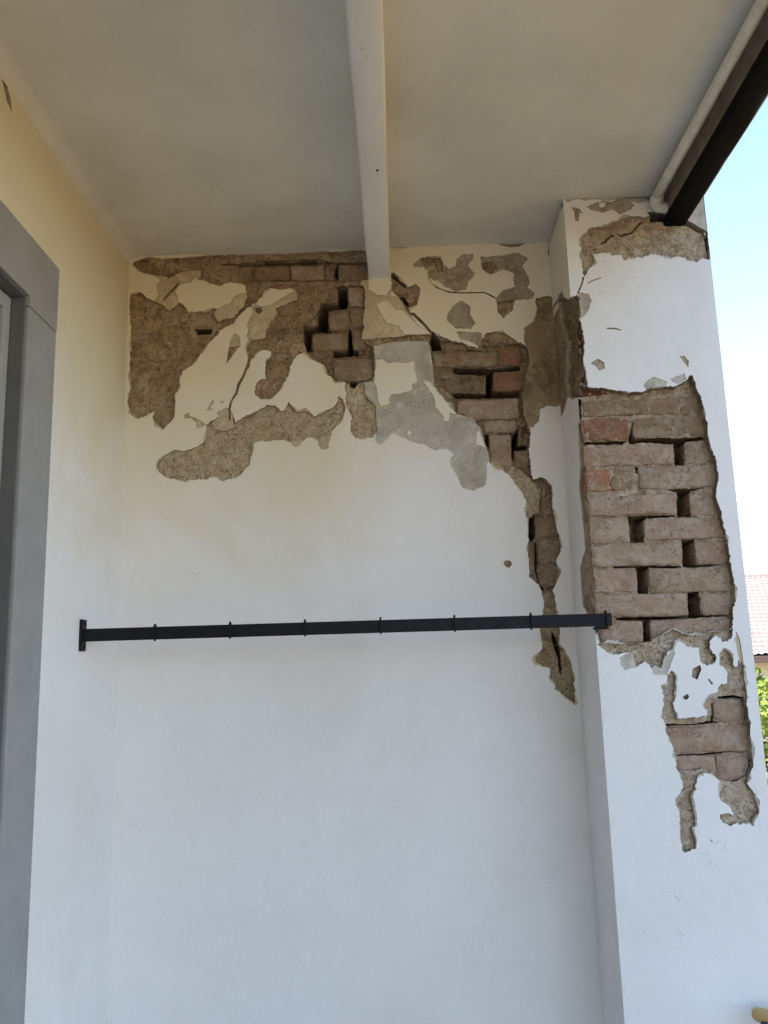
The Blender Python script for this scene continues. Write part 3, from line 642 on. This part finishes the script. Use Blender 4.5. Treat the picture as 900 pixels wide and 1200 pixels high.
def corner_f(code, u, v, d):
    if d > .004 and v > 2.23-.74: u = max(u, .479+min(d*.5, .012)+.003*fn(0, v, 3, 60, 3))
    return u, v
relief(pil, PF, (.479, .857, -.004, CE+.10), zones_f, DF,
       dict(paint_layer=[MT['skin_pillar'], MT['edge_dark']], undercoat=[MT['under'], MT['edge']], scraped_plaster=[MT['scraped'], MT['render']], skim_coat=[MT['skim'], MT['edge']],
            weathered_render=[MT['render_grey'], MT['mortar']], mortar=[MT['mortar_light'], MT['mortar']]), clampf=corner_f, fringe='K')
zones_s = [
 ('M', [(640, 275), (648, 262), (654, 244), (661, 228), (668, 226), (667, 238), (660, 246), (655, 262), (650, 276), (644, 290)], .7),
 ('T', D((425, 790), (452, 742), (475, 690), (490, 760), (520, 880)) + L((300, 560), (320, 700), (330, 900), (330, 1150)) + F_((800, 60), (785, 110), (770, 130), (745, 112), (725, 185), (702, 235), (697, 325), (690, 330), (680, 245), (665, 150), (640, 120), (600, 60)) + D((300, 1200), (300, 780), (380, 770))),
 ('M', L((88, 290), (110, 225), (150, 160), (150, 135), (190, 90), (208, 160), (255, 175), (300, 140), (420, 140), (460, 1130), (300, 1180), (240, 1150), (215, 1000), (225, 850), (220, 720), (230, 620), (205, 540), (180, 470), (160, 400), (150, 200), (120, 250))),
 ('G', V_((580, -30), (585, 150), (600, 330), (594, 450), (590, 540), (610, 700), (622, 840), (636, 960), (642, 1100)) + G((615, 60), (600, 130), (604, 200), (615, 350), (630, 372), (640, 400), (690, 470), (800, 470), (760, 0)) + V_((720, 800), (700, -30)), .8),
]
def corner_s(code, u, v, d):
    if d > .004: u = max(u, 2.10+min(d*1.2, .024)+.003*fn(0, v, 8, 60, 3))
    return u, v
relief(pil, PS, (2.10, 2.34, -.004, CE+.008), zones_s, dict(S=0, U=.0015, K=.001, R=.008, G=.008, M=.014, V=.03),
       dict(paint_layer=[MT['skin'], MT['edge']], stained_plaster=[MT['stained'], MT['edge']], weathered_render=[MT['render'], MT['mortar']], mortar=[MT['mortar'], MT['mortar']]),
       clampf=corner_s, rough=.0016, fringe=None)
# hidden faces of the pillar
mesh_obj('outer_face', [(.857, 2.10, -.004), (.857, 2.60, -.004), (.857, 2.60, CE+.10), (.857, 2.10, CE+.10)], [(0, 1, 2, 3)], MT['skin_pillar'], pil)
mesh_obj('top_cap', [(.479, 2.10, CE+.10), (.857, 2.10, CE+.10), (.857, 2.60, CE+.10), (.479, 2.60, CE+.10)], [(0, 1, 2, 3)], MT['edge'], pil)
mesh_obj('rear_face', [(.479, 2.60, -.004), (.857, 2.60, -.004), (.857, 2.60, CE+.10), (.479, 2.60, CE+.10)], [(0, 1, 2, 3)], MT['skin_pillar'], pil)
def pb(q, m, d=.021, L_=False, R_=False, **k):
    (x0, y0), (x1, y1) = q
    ext = k.pop('ext', (0, .02 if R_ else 0, 0, 0))
    return brick(pil, PF, x0, y0, x1, y1, d, MT[m], body=.19 if L_ else .10, ext=ext, **k)
pb(Q((96, 205), (576, 286)), 'brown', .021, True); pb(Q((586, 188), (705, 284)), 'brown', .0235, R_=True); pb(Q((130, 168), (560, 200)), 'brown', .026, True)
pb(Q((84, 298), (328, 412)), 'red', .021, True); pb(Q((350, 290), (715, 395)), 'brown', .022, R_=True)
pb(Q((98, 438), (556, 538)), 'dusty', .019, True); pb(Q((610, 424), (740, 528)), 'dusty2', .022, R_=True)
o_ = pb(Q((104, 556), (240, 668)), 'orange', .022, True); o_['label'] = 'orange brick end with scored lines'
pb(Q((236, 548), (352, 664)), 'brown', .024); pb(Q((380, 538), (768, 652)), 'dusty2', .020, R_=True)
pb(Q((116, 686), (572, 786)), 'dusty', .018, True); pb(Q((636, 672), (760, 788)), 'dusty', .022, R_=True)
pb(Q((124, 798), (330, 926)), 'dusty2', .021, True); pb(Q((408, 804), (800, 908)), 'dusty', .019, R_=True)
pb(Q((136, 932), (596, 1040)), 'dusty2', .018, True); pb(Q((664, 918), (822, 1036)), 'dusty', .021, R_=True)
pb(Q((142, 1052), (370, 1176)), 'dusty', .019, True); pb(Q((430, 1050), (840, 1172)), 'dusty2', .019, R_=True)
pb(T((140, 284), (546, 384)), 'dusty', .018, True); pb(T((604, 282), (748, 378)), 'dusty2', .021, R_=True)
pb(T((160, 404), (350, 500)), 'dusty', .019, True); pb(T((386, 396), (740, 505)), 'dusty2', .020, R_=True)
pb(U_((446, 268), (600, 400)), 'dusty2', .020, r=.008); pb(U_((192, 420), (640, 562)), 'dusty', .019); pb(U_((245, 580), (455, 690)), 'dusty', .021); pb(U_((462, 572), (635, 716)), 'dusty', .020)
# corner bricks above, seen through the broken arris (rows follow the same coursing)
for (ya, yb, m, dd) in ((352, 378, 'red', .030), (381, 408, 'dark', .020), (411, 436, 'red', .024), (439, 464, 'dark', .018)):
    pb(((661+.0735*((ya+yb)/2-233)+4, ya), (702, yb)), m, dd+.004, True, ext=(0, .03, 0, 0))

# ------------------------------------------------------------------ left wall with the doorway
LW = Plane('left', -.774)
lw = thing('side_wall', 'cream white plastered left wall running along the porch with a grey framed doorway', 'wall', (-.774, 0, 0))
def door_poly():
    Y0, Y1, Zt = .62, 1.68, CZ+.815
    return [(Y0, -.01), (Y1, -.01), (Y1, Zt), (Y0, Zt)]
_px = LW.px
class LWP(Plane):
    def px(s, x, y, d=0.0):
        if x < -5000: return (y[0], y[1])
        return Plane.px(s, x, y, d)
LW2 = LWP('left', -.774)
zones_l = [('X', [(-9999, q) for q in door_poly()], 0),
           ('G', [(0, 68), (6, 76), (12, 88), (11, 98), (9, 103), (13, 118), (14, 132), (8, 118), (4, 100), (0, 86)], .4),
           ('U', [(18, 94), (22, 98), (21, 101), (18, 98)], .2), ('U', [(91, 206), (97, 212), (101, 222), (95, 224), (92, 216)], .6), ('G', [(94, 214), (98, 216), (96, 220)], .3), ('U', [(72, 158), (76, 160), (75, 163)], .3), ('U', [(136, 270), (139, 271), (138, 275)], .3), ('U', [(119, 246), (122, 246), (121, 249)], .2)]
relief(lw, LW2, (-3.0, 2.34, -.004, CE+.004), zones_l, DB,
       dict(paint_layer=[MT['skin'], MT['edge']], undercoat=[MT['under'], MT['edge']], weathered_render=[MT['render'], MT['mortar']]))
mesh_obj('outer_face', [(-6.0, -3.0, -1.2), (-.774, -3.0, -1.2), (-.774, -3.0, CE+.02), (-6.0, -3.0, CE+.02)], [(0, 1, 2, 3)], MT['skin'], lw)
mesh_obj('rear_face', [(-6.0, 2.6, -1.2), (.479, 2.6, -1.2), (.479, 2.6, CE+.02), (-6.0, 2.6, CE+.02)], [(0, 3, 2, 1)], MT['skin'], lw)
ds = thing('door_surround', 'grey painted moulded stone surround round the doorway at the left edge', 'door frame', (-.774, 1.735, 0))
zc = CZ+.784; zo = CZ+.806; zt = CZ+.939; pr = .012
ji, jo = 1.664, 1.808
box('jamb', -.84, -.774+pr, ji, jo, 0, zc-.0008, MT['gframe'], ds, .003)
box('jamb', -.84, -.774+pr, .636-.144, .636, 0, zc-.0008, MT['gframe'], ds, .003)
pl = [(.492, zc+.0004), (.636, zc+.0004), (.636, zo), (ji, zo), (ji, zc+.0004), (jo, zc+.0004), (jo, zt), (.492, zt)]
nl = len(pl); lv = [(-.84, y, z) for y, z in pl]+[(-.774+pr, y, z) for y, z in pl]
lf = [(0, 7, 6, 3, 2), (2, 1, 0), (3, 6, 5, 4)]; lf = [(0, 1, 2, 7), (2, 3, 6, 7), (3, 4, 5, 6)]
fcs = [f[::-1] for f in lf]+[tuple(i+nl for i in f) for f in lf]+[(i, (i+1) % nl, (i+1) % nl+nl, i+nl) for i in range(nl)]
mesh_obj('lintel', lv, fcs, MT['gframe'], ds)
dr = thing('door', 'grey door set back in its surround, only its right stile and dark shutter showing', 'door', (-.80, 1.15, 0))
box('door_frame', -.845, -.800, 1.632, 1.662, .002, zo-.006, MT['gdoor'], dr, .002)
box('door_frame', -.845, -.800, .638, .668, .002, zo-.006, MT['gdoor'], dr, .002)
box('door_frame', -.845, -.8012, .668, 1.632, zo-.038, zo-.006, MT['gdoor'], dr, .002)
box('stile', -.85, -.822, 1.560, 1.629, .01, zo-.041, MT['gdoor'], dr, .002)
box('stile', -.85, -.822, .671, .740, .01, zo-.041, MT['gdoor'], dr, .002)
sl0 = None
for k in range(48):
    z = .06+k*.0475
    if z > zo-.075: break
    if sl0 is None:
        v, f = boxv(-.006, .006, .742, 1.558, -.024, .024)
        ca, sa = math.cos(.6), math.sin(.6)
        v = [(x*ca-zz*sa, y, x*sa+zz*ca) for x, y, zz in v]
        sl0 = mesh_obj('slat', v, f, MT['louver'], dr); c = sl0; sl0.matrix_parent_inverse = Matrix()
    else:
        c = sl0.copy(); COL.objects.link(c); c.parent = dr; c.matrix_parent_inverse = Matrix()
    c.location = (-.838+.80, -1.15, z)
box('reveal_shade', -.7995, -.770, 1.6605, 1.6638, .002, zo-.0005, MT['reveal_shade'], dr, .001)  # thin dark strips added over the reveal, standing in for its shade
box('reveal_shade', -.7995, -.770, .66, 1.660, zo-.0045, zo-.0006, MT['reveal_shade'], dr, .001)
box('panel', -.875, -.868, .66, 1.64, .01, zo, MT['louver'], dr, 0)

# ------------------------------------------------------------------ ceiling beam
def wob_box(name, x0, x1, y0, y1, z0, z1, m, parent, n=60, amp=.0018, chip=0, mi_side=None, sd=0):
    """long beam along Y with slightly uneven, chipped arrises"""
    prof = [(x0, z1), (x0, z0+.006), (x0+.002, z0+.002), (x0+.006, z0), ((x0+x1)/2, z0), (x1-.006, z0), (x1-.002, z0+.002), (x1, z0+.006), (x1, z1)]
    V = []; Fc = []; mi = []
    for j in range(n+1):
        y = y0+(y1-y0)*j/n
        for q, (x, z) in enumerate(prof):
            a = amp*fn(q*.37+sd, y, z, 6, 3); b = amp*fn(z, y+5, q*.7+sd, 14, 3)
            ch = 0
            if chip and q in (2, 3, 5, 6): ch = chip*max(0, noise.noise(Vector((y*9, q//4*7, sd)))-.25)
            V.append((x+a*(0 if q in (0, 8) else 1)+(ch if q < 4 else -ch), y, z+b*(0 if q in (0, 8) else 1)+ch))
    m_ = len(prof)
    for j in range(n):
        for q in range(m_-1):
            Fc.append((j*m_+q, j*m_+q+1, (j+1)*m_+q+1, (j+1)*m_+q)); mi.append(1 if (mi_side and q < 1) else 0)
    Fc.append(tuple(range(m_))); mi.append(0); Fc.append(tuple(n*m_+q for q in range(m_))[::-1]); mi.append(0)
    return mesh_obj(name, V, Fc, m, parent, [True]*(len(Fc)-2)+[False]*2, mi)
cb = wob_box('ceiling_beam', -.0600, .0050, -2.9, 2.345, CZ+1.144, CE+.01, [MT['beam_paint']], None, 120, .0016, .006)
tag(cb, 'slim white painted beam running along the middle of the porch ceiling', 'beam')
bh = mesh_obj('nail_hole', *((lambda: (
    [(-.018+.0032*math.cos(a), 1.779+.0045*math.sin(a), CZ+1.1425) for a in [k*math.pi/4 for k in range(8)]], [tuple(range(8))]))()), MT['tar'], cb)

# ------------------------------------------------------------------ dark edge beam, pipe
eb = thing('edge_beam', 'black painted beam with chipped brown inner side along the open right edge of the ceiling', 'beam', (.775, 0, CE-.04))
wob_box('underside', .7465, .8045, -2.95, 2.118, CZ+1.157, CZ+1.180, [MT['tar']], eb, 120, .0012, .012, sd=3)
wob_box('inner_side', .7485, .7860, -2.94, 2.112, CZ+1.177, CE+.006, [MT['dirty']], eb, 120, .0018, 0, sd=6)
def tube(name, pts, r, m, parent=None, seg=14, cap=True):
    V = []; Fc = []
    n = len(pts)
    prev = None
    for i, p in enumerate(pts):
        p = Vector(p); a = Vector(pts[max(0, i-1)]); b = Vector(pts[min(n-1, i+1)]); t = (b-a).normalized()
        if prev is None:
            up = Vector((0, 0, 1)) if abs(t.z) < .9 else Vector((1, 0, 0)); s = t.cross(up).normalized()
        else: s = (prev - t*prev.dot(t)).normalized()
        prev = s; w = t.cross(s)
        rr = r[i] if isinstance(r, (list, tuple)) else r
        for k in range(seg):
            an = 2*math.pi*k/seg; V.append(p+s*math.cos(an)*rr+w*math.sin(an)*rr)
    for i in range(n-1):
        for k in range(seg): Fc.append((i*seg+k, i*seg+(k+1) % seg, (i+1)*seg+(k+1) % seg, (i+1)*seg+k))
    if cap: Fc.append(tuple(range(seg))[::-1]); Fc.append(tuple((n-1)*seg+k for k in range(seg)))
    return mesh_obj(name, V, Fc, m, parent, [True]*(len(Fc)-2*cap)+[False]*2*cap)
pp = thing('cable_pipe', 'thin cream pipe fixed under the ceiling beside the black edge beam, bending into the pillar', 'pipe', (.713, 2.07, CE-.03))
px_, pz_ = .7145, CZ+1.210
tube('pipe', [(px_+.002*math.sin(y*2.3), y, pz_+.0015*math.sin(y*3.1)) for y in np.linspace(-2.9, 2.052, 40)], .0128, MT['pipe'], pp)
tube('elbow', [(px_, 2.040, pz_), (px_, 2.062, pz_-.002), (px_+.003, 2.074, pz_-.006), (px_+.012, 2.080, pz_-.013), (px_+.026, 2.080, pz_-.016), (px_+.040, 2.080, pz_-.016)], [.0145, .0158, .0158, .0150, .0140, .0140], MT['pipe'], pp)

# ------------------------------------------------------------------ iron wall rail
rl = thing('iron_rail', 'flat black iron bar with small rings fixed across the recess from left wall to pillar', 'rail', (-.13, 2.05, CZ+.108))
zb = CZ+.1085; yb = 2.06
box('bar', -.774+.006, .5105, yb-.006, yb+.006, zb-.0152, zb+.0152, MT['iron'], rl, .0012)
box('wall_plate', -.774+.0002, -.774+.0075, yb-.015, yb+.015, zb-.038, zb+.038, MT['iron'], rl, .001)
box('pillar_bracket', .4790-.006, .5050, yb+.0065, 2.0995, zb-.0215, zb-.0155, MT['iron'], rl, .001)
for dz in (-.029, .029):
    sv = [(-.774+.0075+h_, yb+r_*math.cos(a), zb+dz+r_*math.sin(a)) for h_, r_ in ((0, .0048), (.0018, .0045), (.003, .0025)) for a in [k*math.pi/5 for k in range(10)]]
    mesh_obj('screw', sv, [(j*10+k, j*10+(k+1) % 10, j*10+10+(k+1) % 10, j*10+10+k) for j in range(2) for k in range(10)]+[tuple(range(20, 30))], MT['iron'], rl, True)
r0 = None
for x in (-.594, -.411, -.229, -.046, .133, .317, .497):
    if r0 is None:
        pts = [(0, .012*math.cos(a)*1.0, .0195*math.sin(a)) for a in [2*math.pi*k/20 for k in range(21)]]
        r0 = tube('ring', pts, .0021, MT['iron'], rl, 8, False); r0.matrix_parent_inverse = Matrix(); c = r0
    else:
        c = r0.copy(); COL.objects.link(c); c.parent = rl; c.matrix_parent_inverse = Matrix()
    c.location = (x+.13, yb-2.05, .0025)

# ------------------------------------------------------------------ wooden pole end low on the right
pw = thing('wooden_pole', 'yellow wooden pole end with dark blue wrapping, low in front of the pillar', 'pole', (.93, 2.02, .84))
def at(x, y, Y): r = ray(x, y); t = Y/r.y; return Vector((r.x*t, Y, CZ+r.z*t))
a0 = at(881.5, 1187, 2.06); a1 = at(930, 1200, 2.00)
dv = (a1-a0).normalized()
tube('shaft', [a0+dv*q for q in (0, .002, .006, .012, .03, .07, .12, .5)]+[a0+dv*.95], [.004, .009, .0125, .0145, .016, .017, .017, .016, .016], MT['wood'], pw, 18)
a2 = at(893, 1205, 2.03)
tube('wrapping', [a2+Vector(q) for q in ((0, 0, 0), (.004, 0, .003), (.012, 0, .004), (.03, 0, .002), (.10, -.01, -.01), (.5, -.05, -.08))], [.004, .011, .014, .015, .015, .014], MT['navy'], pw, 14)

# ------------------------------------------------------------------ neighbour house and shrubs
h = thing('neighbour_house', 'distant low house with pale red tiled roof just right of the pillar', 'house', (9.5, 19, -1.2))
YR, YE = 19.5, 15.5
ze = CZ+at(893, 770, YE).z-CZ; zr = at(893, 676, YR).z
box('wall', 6.2, 15.5, YE+.5, 24, -1.2, ze, MT['wall2'], h, 0)
def roof():
    V = []; Fc = []; x0, x1 = 5.6, 16.1; rows = 22; cols = 84
    for j in range(rows):
        t0, t1 = j/rows, (j+1)/rows
        for q, (t, l) in enumerate(((t0, .05), (t1, .0))):
            y = YE+(YR-YE)*t; z = ze+(zr-ze)*t+l
            for i in range(cols*2+1):
                x = x0+(x1-x0)*i/(cols*2)+(.06 if j % 2 else 0); V.append((x, y, z+(.025 if i % 2 else 0)+.01*fn(x, y, j, 3, 2)))
        b = j*2*(cols*2+1)
        n = cols*2+1
        for i in range(cols*2): Fc.append((b+i, b+i+1, b+n+i+1, b+n+i))
        if j:
            for i in range(cols*2): Fc.append((b-n+i, b-n+i+1, b+i+1, b+i))
    b = len(V); V += [(x0, YR, zr), (x1, YR, zr), (x1, YR+4, ze), (x0, YR+4, ze)]; Fc.append((b, b+1, b+2, b+3))
    b = len(V); V += [(x0+.1, YE, ze-.06), (x0+.1, YR, zr-.06), (x0+.1, YR+4, ze-.06)]; Fc.append((b, b+1, b+2))
    return mesh_obj('roof', V, Fc, MT['rooft'], h)
rf = roof()
box('gutter', 5.6, 16.2, YE-.10, YE+.02, ze-.10, ze+.02, MT['fascia'], h, .01)
tube('ridge_cap', [(5.6+.7*k, YR, zr+.03) for k in range(16)], .10, MT['rooft'], h, 8)
for k in range(3):
    wx = 7.6+2.6*k
    f = box('window', wx, wx+1.1, YE+.44, YE+.52, .2, 1.25, MT['wall2'], h, 0)
    g_ = box('pane', wx+.08, wx+1.02, YE+.43, YE+.45, .28, 1.17, MT['glass'], None, 0); g_.parent = f
def shrub(x, y, hgt, rad, label, n, sd):
    t = thing('shrub', label, 'shrub', (x, y, -1.2), 'shrubs behind the pillar')
    rg = random.Random(sd); V = []; Fc = []
    clumps = [(rg.uniform(-rad, rad)*.75, rg.uniform(-rad, rad)*.75, rg.uniform(.25, 1)*hgt, rg.uniform(.2, .42)*rad) for _ in range(26)]
    clumps += [(rg.uniform(-.5, .5)*rad, rg.uniform(-.5, .5)*rad, hgt*rg.uniform(.75, 1), .25*rad) for _ in range(8)]
    for i in range(n):
        c = clumps[rg.randrange(len(clumps))]
        d = Vector((rg.gauss(0, 1), rg.gauss(0, 1), rg.gauss(0, 1))).normalized()*c[3]*rg.uniform(.6, 1.1)
        p = Vector((x+c[0], y+c[1], -1.2+c[2]-c[3]*.6))+d
        a = Vector((rg.gauss(0, 1), rg.gauss(0, 1), rg.gauss(0, .6))).normalized(); b = a.cross(Vector((rg.gauss(0, 1), rg.gauss(0, 1), rg.gauss(0, 1)))).normalized()
        s = rg.uniform(.03, .06); k = len(V)
        V += [p-a*s, p+b*s*.45+Vector((0, 0, s*.15)), p+a*s, p-b*s*.45]; Fc.append((k, k+1, k+2, k+3))
    mesh_obj('foliage', V, Fc, MT['leaf'], t)
    for q in range(4):
        e = (x+rg.uniform(-.4, .4)*rad, y+rg.uniform(-.4, .4)*rad, -1.2+hgt*.8)
        tube('stem', [(x, y, -1.2), ((x+e[0])/2+.05, (y+e[1])/2, -1.2+hgt*.4), e], [.05, .035, .015], MT['bark'], t, 6)
top = at(896, 775, 9.2)
shrub(top.x+.1, 9.2, top.z+1.2+.02, 1.0, 'bright yellow green shrub below the far roof, nearest the pillar edge', 9000, 1)
shrub(top.x+1.9, 9.6, top.z+1.2-.1, 1.1, 'yellow green shrub farther right, outside the pillar\'s edge', 7000, 2)
